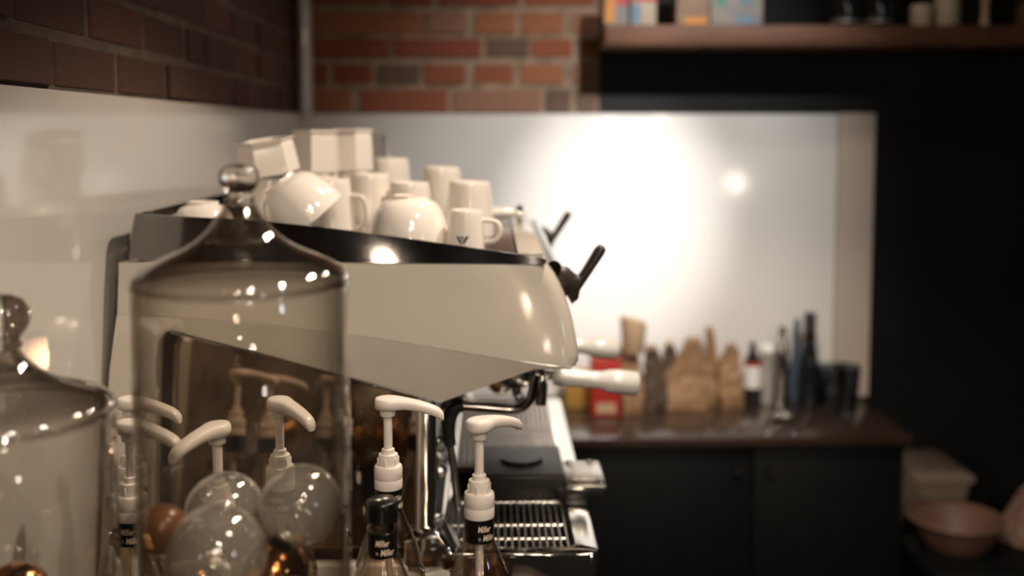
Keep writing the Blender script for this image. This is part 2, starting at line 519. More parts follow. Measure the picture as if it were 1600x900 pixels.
# counters
tag(make('bar_counter', box(XL + 0.001, 0.145, -0.35, 2.30, ZC - 0.04, ZC, 0.003), M_counter), 'dark counter carrying the espresso machine and syrup bottles', 'counter')
tag(make('back_counter', box(XL + 0.001, X_(1432, 2.31), 2.3015, YW - 0.001, ZC - 0.022, ZC, 0.003), M_counter), 'dark brown back counter holding the kraft bags and tumblers', 'counter')
cb = thing('base_cabinet', 'black base cabinet with two small knobs under the back counter', 'cabinet', (0.2, 2.33, 0))
xa, xb2 = 0.15 - 0.2, X_(1422, 2.33) - 0.2
make('body', box(xa, xb2, 0.02, YW - 2.331, 0.0, ZC - 0.023), M_cab, cb, smooth=False)
xm = X_(1181, 2.33) - 0.2
for s, (a, b) in enumerate(((xa + .003, xm - .002), (xm + .002, xb2 - .003))):
    d = make('door', box(a, b, 0.0, 0.0195, 0.08, ZC - 0.026, 0.002), M_cab, cb)
    kx = X_(1155 if s == 0 else 1207, 2.33) - 0.2
    make('knob', lathe([(0, -.022), (.008, -.022), (.010, -.017), (.006, -.010), (.005, 0), (0, 0)], 16, mtx=Matrix.Rotation(PI / 2, 4, 'X') @ Matrix.Scale(-1, 4)), M_dkchrome, d, loc=(kx, 0, Z_(733, 2.33)))
cb2 = thing('bar_cabinet', 'black cabinet carrying the bar counter under the espresso machine', 'cabinet', (-0.2, 1.0, 0))
make('body', box(XL + .2 + .002, 0.335, -1.30, 1.30, 0.0, ZC - 0.041), M_cab, cb2, smooth=False)
make('plinth', box(XL + .2 + .01, 0.337, -1.28, 1.28, 0.0, 0.08), M_blackplastic, cb2, smooth=False)

# raised ledge that carries the glass jars (below the picture's lower edge)
ZL = CZ - 0.41
lg = thing('jar_ledge', 'dark raised ledge on the bar counter carrying the lidded glass jars', 'shelf', (-0.27, 0.78, ZC))
make('board', box(-0.215, 0.20, -0.14, 0.105, ZL - ZC - 0.02, ZL - ZC, 0.002), M_counter, lg)
for sx in (-0.20, 0.185):
    make('support', box(sx, sx + 0.015, -0.13, 0.095, 0.0005, ZL - ZC - 0.0205, 0.001), M_counter, lg)

# ---------------------------------------------------------------- espresso machine
MY0, MY1 = 1.30, 2.00                       # top near and far side
INC = 0.17                                  # the sides flare outwards towards the bottom
ZT = P(600, 409, MY0).z                     # foot of the chrome band
n_side = Vector((0, -1, INC)).normalized()
p_side = Vector((0, MY0, ZT))
MYC = (MY0 + MY1) / 2
def S(px, py, off=0.0):                     # pixel on the near side face, moved inwards by off
    return Pplane(px, py, p_side - n_side * off, n_side)
def far(p): return Vector((p.x, 2 * MYC - p.y, p.z))

em = thing('espresso_machine', 'large cream two-group espresso machine with chrome cup rail and black steam levers', 'espresso machine', (-0.2, MYC, ZC))
org = Vector((-0.2, MYC, ZC))
def rel(pts): return [Vector(p) - org for p in pts]
def shift(bm):
    bmesh.ops.translate(bm, verts=bm.verts, vec=-org)
    return bm

# upper body: loft of level slices, the front corner rounded
FRONT = [(409, 853), (414, 856), (430, 868), (445, 876), (460, 883), (480, 890), (500, 896), (520, 900), (540, 904), (556, 906), (568, 906), (575, 902)]
XR = S(186, 405).x
CREASE = [S(150, 490), S(275, 495), S(400, 506), S(545, 521), S(700, 547), S(835, 569), S(880, 574.5), S(903, 575.5)]
def crease_z(x):
    for a, b in zip(CREASE[:-1], CREASE[1:]):
        if x <= b.x: return a.z + (b.z - a.z) * (x - a.x) / (b.x - a.x)
    return CREASE[-1].z
def side_y(z): return MY0 + (z - ZT) * INC
loops = []
zfb = S(902, 575.5).z
for py, pxf in FRONT:
    q = S(pxf, py)
    tt = (q.z - ZT) / (zfb - ZT)
    R = 0.022
    plan = [(XR + (q.x - R - XR) * i / 12, 0.0, 1) for i in range(12)]
    plan += [(q.x - R + R * math.cos(a), R + R * math.sin(a), 1) for a in [-PI / 2 + PI / 2 * i / 8 for i in range(9)]]
    L = []
    for x, dy, _ in plan:
        z = ZT + tt * (crease_z(x) - ZT)
        L.append(Vector((x, side_y(z) + dy, z)))
    L += [far(p) for p in reversed(L)]
    loops.append(L)
make('upper_body', shift(loft(loops)), M_cream, em, angle=35)

# rear legs: plates down the side
for side in (0, 1):
    pts = [S(182, 488, .0005), S(285, 494, .0005), S(290, 520, .0005), S(272, 517, .0005), S(258, 520), S(248, 534), S(244, 556), S(236, 900), S(232, 1010), S(140, 1010), S(165, 640), S(170, 575)]
    pts = [Vector((max(p.x, XL + 0.004), p.y, p.z)) for p in pts]
    bk = [p + Vector((0, 0.03, 0)) for p in pts]
    if side: pts, bk = [far(p) for p in pts], [far(p) for p in bk]
    make('side_leg', prism(rel(pts), rel(bk), 0.003), M_cream, em)
    # tucked-in facet below the crease
    cre = [S(268, 494.5), S(400, 506), S(545, 521), S(700, 547), S(835, 569), S(893, 575)]
    bot = [S(268, 517, .002), S(400, 550, .009), S(545, 589, .015), S(690, 628, .019), S(835, 577, .005), S(894, 577, .001)]
    cre2 = [p + Vector((0, 0.02, 0)) for p in cre]
    bot2 = [p + Vector((0, 0.02, 0)) for p in bot]
    if side: cre, bot, cre2, bot2 = [[far(p) for p in q] for q in (cre, bot, cre2, bot2)]
    bm = bmesh.new()
    V = [[bm.verts.new(p - org) for p in q] for q in (cre, bot, bot2, cre2)]
    for a, b in ((0, 1), (1, 2), (2, 3), (3, 0)):
        for i in range(5): bm.faces.new((V[a][i], V[a][i + 1], V[b][i + 1], V[b][i]))
    for i in (0, 5): bm.faces.new([V[j][i] for j in range(4)])
    make('lower_facet', bm, M_cream, em, angle=25)
    # chrome bead along the facet's lower edge
    bead = [p + Vector((0, -0.001 if not side else 0.001, -0.001)) for p in bot[:4]]
    make('edge_trim', tube(rel(bead), 0.0022, 8), M_chrome, em)
    # smoked mirror panel in the recess
    if not side:
        pts = [S(240, 515, .012), S(275, 512, .012), S(330, 528, .014), S(545, 585, .036), S(668, 622, .044), S(676, 700, .044), S(676, 1010, .03), S(236, 1010, .012)]
        pl0 = S(236, 1010, .012); pl1 = S(668, 622, .012)
        pts = [S(240, 515, .050), S(275, 512, .050), S(330, 528, .050), S(545, 585, .050), S(668, 622, .050), S(668, 1010, .050), S(236, 1010, .050)]
        make('mirror_side_panel', prism(rel(pts), rel([p + Vector((0, .006, 0)) for p in pts])), M_mirror, em, smooth=False)

# chrome rail round the cup tray
BT = [(203, 335), (260, 337), (340, 341), (415, 346), (520, 357), (640, 373), (750, 389), (830, 400), (853, 405)]
BB = [(189, 405), (260, 406), (340, 407), (415, 408), (520, 409.5), (640, 411), (750, 412), (830, 413), (853, 413)]
def rail(side):
    top = [S(*q) for q in BT]; bot = [S(*q, -0.002) for q in BB]
    topi = [p + Vector((0, .006, 0)) for p in top]; boti = [p + Vector((0, .008, 0)) for p in bot]
    # turn the rear corner
    def corner(lst, r):
        p = lst[0]
        c = []
        for i in range(6):
            a = PI + PI / 2 * i / 5
            c.append(Vector((p.x + r + r * math.cos(a) , p.y + r + r * math.sin(a), p.z)))
        return c + [q for q in lst if q.x > p.x + r]
    top, bot, topi, boti = corner(top, .02), corner(bot, .02), [*corner(topi, .014)], [*corner(boti, .014)]
    n = min(map(len, (top, bot, topi, boti)))
    top, bot, topi, boti = top[-n:], bot[-n:], topi[-n:], boti[-n:]
    if side: top, bot, topi, boti = [[far(p) for p in q] for q in (top, bot, topi, boti)]
    bm = bmesh.new()
    V = [[bm.verts.new(p - org) for p in q] for q in (bot, top, topi, boti)]
    for a, b in ((0, 1), (1, 2), (2, 3), (3, 0)):
        for i in range(n - 1): bm.faces.new((V[a][i], V[a][i + 1], V[b][i + 1], V[b][i]))
    for i in (0, n - 1): bm.faces.new([V[j][i] for j in range(4)])
    return bm, top[0], bot[0]
b0, t0, u0 = rail(0)
make('cup_rail', b0, M_bandmetal, em, angle=50)
b1, t1, u1 = rail(1)
make('cup_rail', b1, M_bandmetal, em, angle=50)
make('cup_rail', prism(rel([t0, t1, u1, u0]), rel([Vector(p) + Vector((.005, 0, 0)) for p in (t0, t1, u1, u0)])), M_bandmetal, em, smooth=False)

ZTR = CZ - 0.156                             # cup tray level
make('cup_tray', box(XR + 0.024 + .2, 0.030 + .2, MY0 + .016 - MYC, MY1 - .016 - MYC, ZT - ZC + 0.0005, ZTR - ZC, 0.001), M_steel, em)
xf = S(853, 409).x
make('top_plate', box(0.032 + .2, xf - .003 + .2, MY0 + .010 - MYC, MY1 - .010 - MYC, ZT - ZC + 0.0005, ZTR - ZC + .002, 0.0015), M_cream, em)
make('front_bar', tube(rel([Vector((S(868, 424).x, MY0 + .03, S(868, 424).z)), Vector((S(868, 424).x, MY1 - .03, S(868, 424).z))]), 0.010, 16), M_dkchrome, em)

# steam levers
LEV = [(862, 420), (874, 416), (888, 418), (899, 428), (904, 430), (912, 418), (930, 388), (936, 383), (943, 384), (946, 390), (943, 397), (906, 452), (903, 466), (893, 474), (880, 452)]
YLV = 1.345
lo = [P(x, y, YLV) for x, y in LEV]
for dy in (0, (1.93 - YLV)):
    f = [p + Vector((0, -0.011 + dy, 0)) for p in lo]
    b = [p + Vector((0, 0.011 + dy, 0)) for p in lo]
    make('steam_lever', prism(rel(f), rel(b), 0.0045, 3), M_lever, em, angle=60)
    c = P(885, 440, YLV) + Vector((-0.02, dy, 0)) - org
    make('lever_boss', lathe([(0, 0), (.018, 0), (.018, .02), (.015, .024), (0, .024)], 24, mtx=Matrix.Translation(c) @ Matrix.Rotation(PI / 2 + .35, 4, 'Y')), M_lever, em)

# lower body with chrome corner column and front plate
ZB = CZ - 0.60
xcol = S(666, 720).x
make('lower_body', box(XL + .010 + .2, xcol - .014 + .2, MY0 + .07 - MYC, MY1 - .07 - MYC, ZB - ZC, Z_(600, MY0) - ZC), M_blackplastic, em, smooth=False)
make('front_plate', box(xcol - .013 + .2, xcol - .004 + .2, MY0 + .045 - MYC, MY1 - .045 - MYC, ZB - ZC, Z_(585, MY0) - ZC, .002), M_chrome, em)
for side in (0, 1):
    a, b = S(666, 615, .05), S(664, 848, .03)
    if side: a, b = far(a), far(b)
    make('corner_column', tube(rel([a, b]), 0.0135, 28), M_chrome, em)
    ft = [S(630, 846), S(672, 832), S(690, 833), S(722, 880), S(718, 890), S(660, 905), S(630, 900)]
    ftb = [p + Vector((0, 0.07, 0)) for p in ft]
    if side: ft, ftb = [far(p) for p in ft], [far(p) for p in ftb]
    make('column_shoe', prism(rel(ft), rel(ftb), 0.006, 3), M_chrome, em)
# underside of the upper body
make('underside', box(XR + .05 + .2, 0.085 + .2, MY0 + .06 - MYC, MY1 - .06 - MYC, Z_(590, MY0) - ZC, Z_(572, MY0) - ZC, .004), M_dkchrome, em)
# valve knobs on the front plate
for px, py, yy, r in ((688, 690, 1.40, .009), (697, 710, 1.40, .011), (690, 712, 1.43, .008), (694, 736, 1.40, .011), (686, 735, 1.45, .008), (698, 690, 1.46, .009)):
    p = P(px, py, yy) - org
    p.x = xcol - .004 + .2
    make('valve_knob', lathe([(0, 0), (r * .5, 0), (r * .5, .008), (r, .010), (r * 1.05, .015), (r * .8, .021), (0, .023)], 18, mtx=Matrix.Translation(p) @ Matrix.Rotation(PI / 2, 4, 'Y')), M_chrome, em)

# drip tray
ZD = CZ - 0.522
YD0, YD1 = 1.238, 1.985
XD0, XD1 = xcol + .012, 0.133
def ring_frame(x0, x1, y0, y1, xi0, xi1, yi0, yi1, z0, z1, r=.012, n=5):
    def rr(a0, a1, b0, b1, z, r):
        L = []
        for (cx, cy, s) in ((a1 - r, b0 + r, -PI / 2), (a1 - r, b1 - r, 0), (a0 + r, b1 - r, PI / 2), (a0 + r, b0 + r, PI)):
            for i in range(n): 
                t = s + PI / 2 * i / (n - 1)
                L.append(Vector((cx + r * math.cos(t), cy + r * math.sin(t), z)))
        return L
    e = .004
    loops = [rr(x0, x1, y0, y1, z0, r), rr(x0, x1, y0, y1, z1 - e, r), rr(x0 + e * .3, x1 - e * .3, y0 + e * .3, y1 - e * .3, z1 - e * .3, r), rr(x0 + e, x1 - e, y0 + e, y1 - e, z1, r),
             rr(xi0 - e, xi1 + e, yi0 - e, yi1 + e, z1, r), rr(xi0, xi1, yi0, yi1, z1 - e, r), rr(xi0, xi1, yi0, yi1, z0 + .004, r)]
    bm = loft(loops, cap=False)
    return bm
XG1 = X_(898, YD0 + .02) - .001
dt = make('drip_tray', shift(ring_frame(XD0, XD1, YD0, YD1, XD0 + .012, XG1, YD0 + .022, YD1 - .02, ZD - .045, ZD)), M_chrome, em, angle=30)
make('tray_floor', shift(box(XD0 + .008, XD1 - .008, YD0 + .01, YD1 - .01, ZD - .046, ZD - .040)), M_blackplastic, dt, smooth=False)
make('base', shift(box(XL + .03, XD1 - .012, YD0 + .03, YD1 - .03, ZC + .04, ZD - .047, .004)), M_blackplastic, em)
make('base_front_skirt', shift(box(XD1 - .011, XD1 - .002, YD0 + .004, YD1 - .004, ZC + .045, ZD - .0465, .002)), M_steel, em)
for fx in (XL + .08, 0.08):
    for fy in (YD0 + .09, YD1 - .09):
        make('foot', lathe([(0, 0), (.022, 0), (.024, .004), (.020, .030), (.014, .041), (0, .041)], 20), M_chrome, em, loc=Vector((fx, fy, ZC)) - org)
make('side_base_plate', shift(prism([S(225, 885), S(690, 882), S(712, 905), S(712, 960), S(225, 960)], [p + Vector((0, .02, 0)) for p in (S(225, 885), S(690, 882), S(712, 905), S(712, 960), S(225, 960))], .003)), M_cream, em)

def grate(name, y0, y1, nbar, m, rb=.0019):
    g = make(name, shift(tube([(XD0 + .014, y0 + .004, ZD - .010), (XG1 - .002, y0 + .004, ZD - .010)], .0016, 6)), m, em)
    for yy in (y0 + .045, (y0 + y1) / 2, y1 - .004):
        make('cross_rod', shift(tube([(XD0 + .014, yy, ZD - .010), (XG1 - .002, yy, ZD - .010)], .0016, 6)), m, g)
    first = None
    for i in range(nbar):
        x = XD0 + .016 + (XG1 - .004 - XD0 - .016) * i / (nbar - 1)
        if first is None:
            first = make('grate_bar', tube([(0, y0 - (y0 + y1) / 2 + .002, 0), (0, (y1 - y0) / 2 - .002, 0)], rb, 6), m, g)
            o = first
        else:
            o = first.copy(); COL.objects.link(o)
        o.location = Vector((x, (y0 + y1) / 2, ZD - .0068)) - org
    return g
grate('drip_grate', YD0 + .024, 1.445, 18, M_steel)
grate('drip_grate', 1.60, YD1 - .022, 18, M_silver, .0034)
make('scale_platform', shift(box(XD0 + .014, XG1 - .002, 1.600, YD1 - .03, ZD - .022, ZD - .014, .001)), M_blackplastic, em)

# weighing platform with metal display plate
wp = make('weigh_platform', shift(box(X_(752, 1.45), X_(884, 1.45), 1.44, 1.585, ZD - .012, ZD + .028, .003)), M_blackplastic, em)
nx = 20
for i in range(nx):
    x = X_(757, 1.45) + (X_(879, 1.45) - X_(757, 1.45)) * i / (nx - 1)
    make('rib', shift(box(x - .0013, x + .0013, 1.444, 1.581, ZD + .0275, ZD + .0300)), M_blackplastic, wp, smooth=False)
make('pad_disc', lathe([(0, 0), (.032, 0), (.033, .002), (.031, .004), (0, .004)], 32), M_blackplastic, wp, loc=Vector((X_(815, 1.50), 1.515, ZD + .0302)) - org)
dp = make('display_plate', shift(box(X_(884, 1.45), X_(951, 1.42), 1.425, 1.535, ZD + .012, ZD + .0205, .003)), M_steel, em)
make('display_bezel', shift(box(X_(898, 1.45), X_(934, 1.44), 1.444, 1.516, ZD + .0207, ZD + .0225, .001)), M_silver, dp)
make('bracket', shift(box(X_(870, 1.45), X_(948, 1.42), 1.43, 1.53, ZD - .004, ZD + .0118, .002)), M_blackplastic, dp)
for px, yy in ((898, 1.438), (938, 1.438), (896, 1.524), (930, 1.524)):
    make('screw', lathe([(0, 0), (.0055, 0), (.0050, .002), (.003, .0032), (0, .0034)], 16), M_chrome, dp, loc=Vector((X_(px, 1.45), yy, ZD + .0206)) - org)

# groups
for yy in (1.49, 1.73):
    g = make('group_head', lathe([(0, -.345 + .002), (.033, -.343), (.036, -.338), (.036, -.315), (.030, -.310), (.030, -.285), (0, -.285)], 32), M_chrome, em, loc=Vector((0.035, yy, CZ)) - org)
    make('group_collar', lathe([(.036, -.333), (.0395, -.332), (.0395, -.322), (.036, -.321)], 32), M_dkchrome, g)
    make('group_neck', tube([(-.06, 0, -.300), (-.02, 0, -.300)], .018, 20), M_dkchrome, g)

# steam wand
YS = 1.352
path = [P(838, 578, YS), P(836, 590, YS), P(830, 618, YS), P(822, 632, YS), P(806, 640, YS), P(770, 638, YS), P(722, 634, YS)]
sw = make('steam_wand', shift(tube(smooth_path(path), 0.0062, 16)), M_dkchrome, em)
grip = [P(724, 634, YS), P(712, 637, YS), P(703, 652, YS), P(701, 672, YS), P(704, 696, YS)]
gr = [0.0075, .0085, .0095, .010, .0095]
gp = smooth_path(grip, 5)
make('rubber_grip', shift(tube(gp, [.0078 + .0022 * math.sin(PI * i / (len(gp) - 1)) for i in range(len(gp))], 16)), M_rubber, sw)
make('wand_tip', shift(tube([P(704, 694, YS), P(709, 740, YS), P(715, 790, YS), P(716, 806, YS)], [.0052, .0050, .0050, .0035], 14)), M_steel, sw)
make('ball_joint', lathe([(.012 * math.sin(PI * i / 12), -.012 * math.cos(PI * i / 12)) for i in range(13)], 20), M_chrome, sw, loc=P(838, 574, YS) - org)
make('hot_water_spout', shift(tube([P(845, 575, 1.40), P(846, 600, 1.40), P(845, 632, 1.40)], [.005, .009, .008], 16)), M_chrome, em)
make('pressure_gauge', lathe([(0, 0), (.020, 0), (.022, .004), (.020, .018), (0, .020)], 24, mtx=Matrix.Translation(P(782, 592, 1.56) - org) @ Matrix.Rotation(PI / 2, 4, 'X')), M_chrome, em)

# portafilters (locked into the groups, so things of their own)
def portafilter(yy, label):
    t = thing('portafilter', label, 'portafilter', (0.035, yy, CZ - 0.372), group='portafilters in the machine')
    make('basket', lathe([(0, 0), (.022, .001), (.030, .008), (.0335, .016), (.0335, .0255), (.0305, .0255), (.029, .012), (0, .008)], 32), M_chrome, t)
    e = P(999, 600, 1.49) - Vector((0.035, 1.49, CZ - .372))
    e.y = 0
    a = Vector((.030, 0, .016))
    d = (e - a)
    make('neck', tube([a, a + d * .18], [.0075, .0075], 16), M_chrome, t)
    prof = [(0, .014), (.010, .0155), (.03, .0150), (.07, .0135), (.095, .0145), (.11, .0180), (.125, .0195), (.1645, .0190), (.169, .0165), (.171, .012)]
    L = d.length
    s0 = .16 * L
    u = d.normalized()
    sc = (L - s0) / .171
    make('handle', tube([a + u * (s0 + s * sc) for s, r in prof], [r * .93 for s, r in prof], 24), M_whitehandle, t, angle=50)
    make('spout', tube(smooth_path([(0, 0, .002), (0, 0, -.012), (.008, 0, -.024), (.016, 0, -.034)], 4), .0075, 14), M_chrome, t)
    return t
portafilter(1.49, 'chrome portafilter with white handle overlapping the red carton, beside the steam wand')
portafilter(1.73, 'chrome portafilter with white handle in the group farther from the steam wand')

# ---------------------------------------------------------------- cups
def cup_mesh(r_rim, r_foot, h, bulge=0.0, n=40, wall=.0035):
    """upside-down cup: rim at z=0, foot on top"""
    outer, inner = [], []
    m = 14
    for i in range(m + 1):
        t = i / m
        r = r_rim + (r_foot - r_rim) * (t if bulge == 0 else (1 - math.sqrt(max(0, 1 - t ** 1.95))) * bulge + t * (1 - bulge))
        outer.append((r, h * .93 * t))
    fr = outer[-1][0]
    if bulge > 0:
        prof = outer + [(fr * .99, h * .94), (fr * .97, h), (fr * .85, h), (fr * .82, h * .955), (0, h * .955)]
    else:
        prof = outer[:-1] + [(fr, h * .90), (fr * .985, h * .97), (fr * .94, h), (fr * .80, h), (fr * .77, h * .975), (0, h * .975)]
    inn = [(max(r - wall, .001), max(z, 0)) for r, z in outer if z < h * .90]
    prof = [(0, h * .90)] + [(r, z) for r, z in reversed(inn)] + [(r_rim - .0015, -.0008)] + prof
    return lathe(prof, n)

def handle_mesh(r, h, out, zc, th=.0035):
    pts = smooth_path([(r - .003, 0, zc + h / 2), (r + out * .75, 0, zc + h * .42), (r + out, 0, zc), (r + out * .7, 0, zc - h * .42), (r - .001, 0, zc - h / 2)], 5)
    return tube(pts, th, 10)

def cup(name, label, px, pyfoot, Y, r_rim, r_foot, h, bulge, handle=None, base=None, rot=(0, 0, 0), group='cups on the machine tray', n=40):
    c = P(px, pyfoot, Y)
    z = base if base is not None else ZTR + .0006
    t = thing(name, label, 'cup', (c.x, Y, z), rot, group)
    make('bowl', cup_mesh(r_rim, r_foot, h, bulge, n), M_cup, t, smooth=(n > 10), angle=35)
    if handle is not None:
        ang, out = handle
        rr = r_rim * .80 + r_foot * .2 if bulge == 0 else r_rim * .93
        make('handle', handle_mesh(rr, h * .55, out, h * (.45 if bulge == 0 else .38)), M_cup, t, rot=(0, 0, ang))
    return t

cup('cappuccino_cup', 'round cream cappuccino cup upside down beside the cup with the black mark', 640, 345, 1.405, .0550, .0255, .070, .95, (2.3, .022))
tilt = cup('cappuccino_cup', 'large cream cappuccino cup leaning on its rim, next to the jar knob', 487, 350, 1.39, .0545, .0235, .068, .92, None, base=ZTR)
cup('cappuccino_cup', 'small round cream cup upside down at the rear end of the tray', 318, 345, 1.40, .048, .021, .062, .86, (2.6, .018))
m1 = cup('espresso_cup', 'cream espresso cup upside down bearing a black angular mark', 727, 345, 1.375, .0275, .0225, .052, 0, (-.15, .021))
cup('espresso_cup', 'taller cream cup upside down behind the cup with the black mark', 734, 345, 1.55, .037, .031, .082, 0, None)
cup('espresso_cup', 'cream cup upside down behind the round cappuccino cup foot', 640, 345, 1.55, .036, .030, .081, 0, (2.6, .02))
cup('espresso_cup', 'cream cup upside down by the far rail, between two nearer cups', 690, 345, 1.72, .038, .031, .098, 0, None)
cup('espresso_cup', 'cream cup upside down beside the leaning cup, under the translucent tumblers', 578, 345, 1.60, .040, .031, .092, 0, (-.5, .02))
cup('espresso_cup', 'cream cup upside down by the far rail next to the tumblers', 610, 345, 1.83, .040, .033, .110, 0, None)
cup('espresso_cup', 'cream handled cup upside down directly behind the leaning cup', 517, 345, 1.50, .036, .029, .088, 0, (-.2, .020))
s1 = cup('espresso_cup', 'cream cup upside down in the back row below the faceted cups', 420, 345, 1.53, .040, .033, .088, 0, None)
cup('espresso_cup', 'cream cup upside down at the back carrying a faceted cup', 497, 345, 1.66, .040, .033, .092, 0, None)
cup('espresso_cup', 'cream cup upside down at the back beside the far rail, under a faceted cup', 550, 345, 1.745, .038, .033, .092, 0, None)
# leaning cup: lies over on its rim
tilt.rotation_euler = (.10, math.radians(-39), 0)
tilt.location = P(487, 348, 1.39) + Vector((0, 0, .004))

# second tier of faceted cups
def faceted(label, px, Y, ztop_py, h, r, rot, zbase):
    t = thing('faceted_cup', label, 'cup', (X_(px, Y), Y, zbase), rot, 'faceted cups on top of the pile')
    make('bowl', cup_mesh(r, r * .92, h, 0, 6, .004), M_cup, t, smooth=False)
    make('foot_ring', lathe([(r * .80, h * .99), (r * .86, h * .99), (r * .98, h * 1.03), (r * .98, h * 1.08), (r * .7, h * 1.09), (r * .68, h * 1.0)], 6, close=True), M_cup, t, smooth=False)
    return t
faceted('white faceted cup tipped over on top of the pile, leaning towards the wall', 425, 1.53, 222, .046, .045, (.06, -.16, .3), ZTR + .0885 + .0075)
faceted('white faceted cup standing upside down in the middle of the pile', 497, 1.66, 224, .062, .040, (0, 0, .5), ZTR + .0927)
faceted('white faceted cup upside down beside the tumblers at the pile edge', 550, 1.745, 225, .064, .040, (0, 0, .9), ZTR + .0927)

# translucent tumblers stacked behind
tb = thing('water_tumbler', 'clear ribbed tumbler upside down on a cup behind the pile', 'glass', (X_(585, 1.86), 1.845, ZTR + .1106))
make('wall', lathe([(.030, 0), (.026, .040), (.0255, .042), (0, .043), (0, .039), (.0235, .038), (.0275, 0)], 18), M_jar, tb)
make('base', lathe([(0, .0435), (.0225, .0435), (.0225, .047), (0, .047)], 18), M_jar, tb)

# mark on the espresso cup
def cup_mark(parent, r0, r1, h, polys, ang):
    bm = bmesh.new()
    for poly in polys:
        # subdivide polygon edges a little so it hugs the cone
        vs = []
        for x, z in poly:
            r = r0 + (r1 - r0) * min(1, z / (h * .93)) + .0005
            a = ang + x / r
            vs.append(bm.verts.new((r * math.cos(a), r * math.sin(a), z)))
        bm.faces.new(vs)
    return make('printed_mark', bm, M_ink, parent, smooth=False)
k = .0175
polys = [[(-.0085, .0185), (-.0050, .0185), (.0000, .0085), (-.0035, .0085)],
         [(-.0030, .0185), (.0000, .0185), (.0018, .0150), (.0002, .0125)],
         [(.0045, .0185), (.0090, .0185), (.0030, .0085), (.0000, .0085), (.0004, .0105)]]
cup_mark(m1, .0275, .0225, .052, polys, -PI / 2 - .12)

# white handled thing lying at the front edge of the tray
ht = thing('tamper', 'small white-handled tamper lying on the front edge of the tray by the far rail', 'tamper', (X_(792, 1.80), 1.80, ZTR + .0146))
make('handle', tube([(-.028, 0, 0), (-.025, 0, 0), (0, 0, 0), (.012, 0, 0), (.017, 0, 0)], [.008, .0105, .0095, .0065, .0065], 18), M_whitehandle, ht)
make('base', tube([(.017, 0, 0), (.018, 0, 0), (.027, 0, 0), (.028, 0, 0)], [.012, .0135, .0135, .0125], 22), M_chrome, ht)

# ---------------------------------------------------------------- syrup bottles
BH = .317
def pump_head_bm():
    L = []
    def sec(s, w, zt, zb, n=14):
        zc, hh = (zt + zb) / 2, (zt - zb) / 2
        out = []
        for k in range(n):
            a = 2 * PI * k / n
            c, sn = math.cos(a), math.sin(a)
            e = .62
            out.append(Vector((s, math.copysign(abs(c) ** e, c) * w, zc + math.copysign(abs(sn) ** e, sn) * hh)))
        return out
    r = .0138
    data = [(-.0138, .002, -.0035, -.0105), (-.0130, .0055, -.0015, -.0130), (-.010, .0095, -.0006, -.0142), (-.005, .0128, 0, -.0146), (0, .0138, 0, -.0146), (.005, .0130, 0, -.0146),
            (.010, .0112, -.0003, -.0146), (.0145, .0096, -.0008, -.0140), (.021, .0088, -.0018, -.0140), (.030, .0082, -.0036, -.0152), (.040, .0077, -.0062, -.0172),
            (.049, .0070, -.0092, -.0200), (.055, .0064, -.0120, -.0228), (.0590, .0054, -.0158, -.0250), (.0605, .0034, -.0195, -.0252)]
    return loft([sec(*d) for d in data])

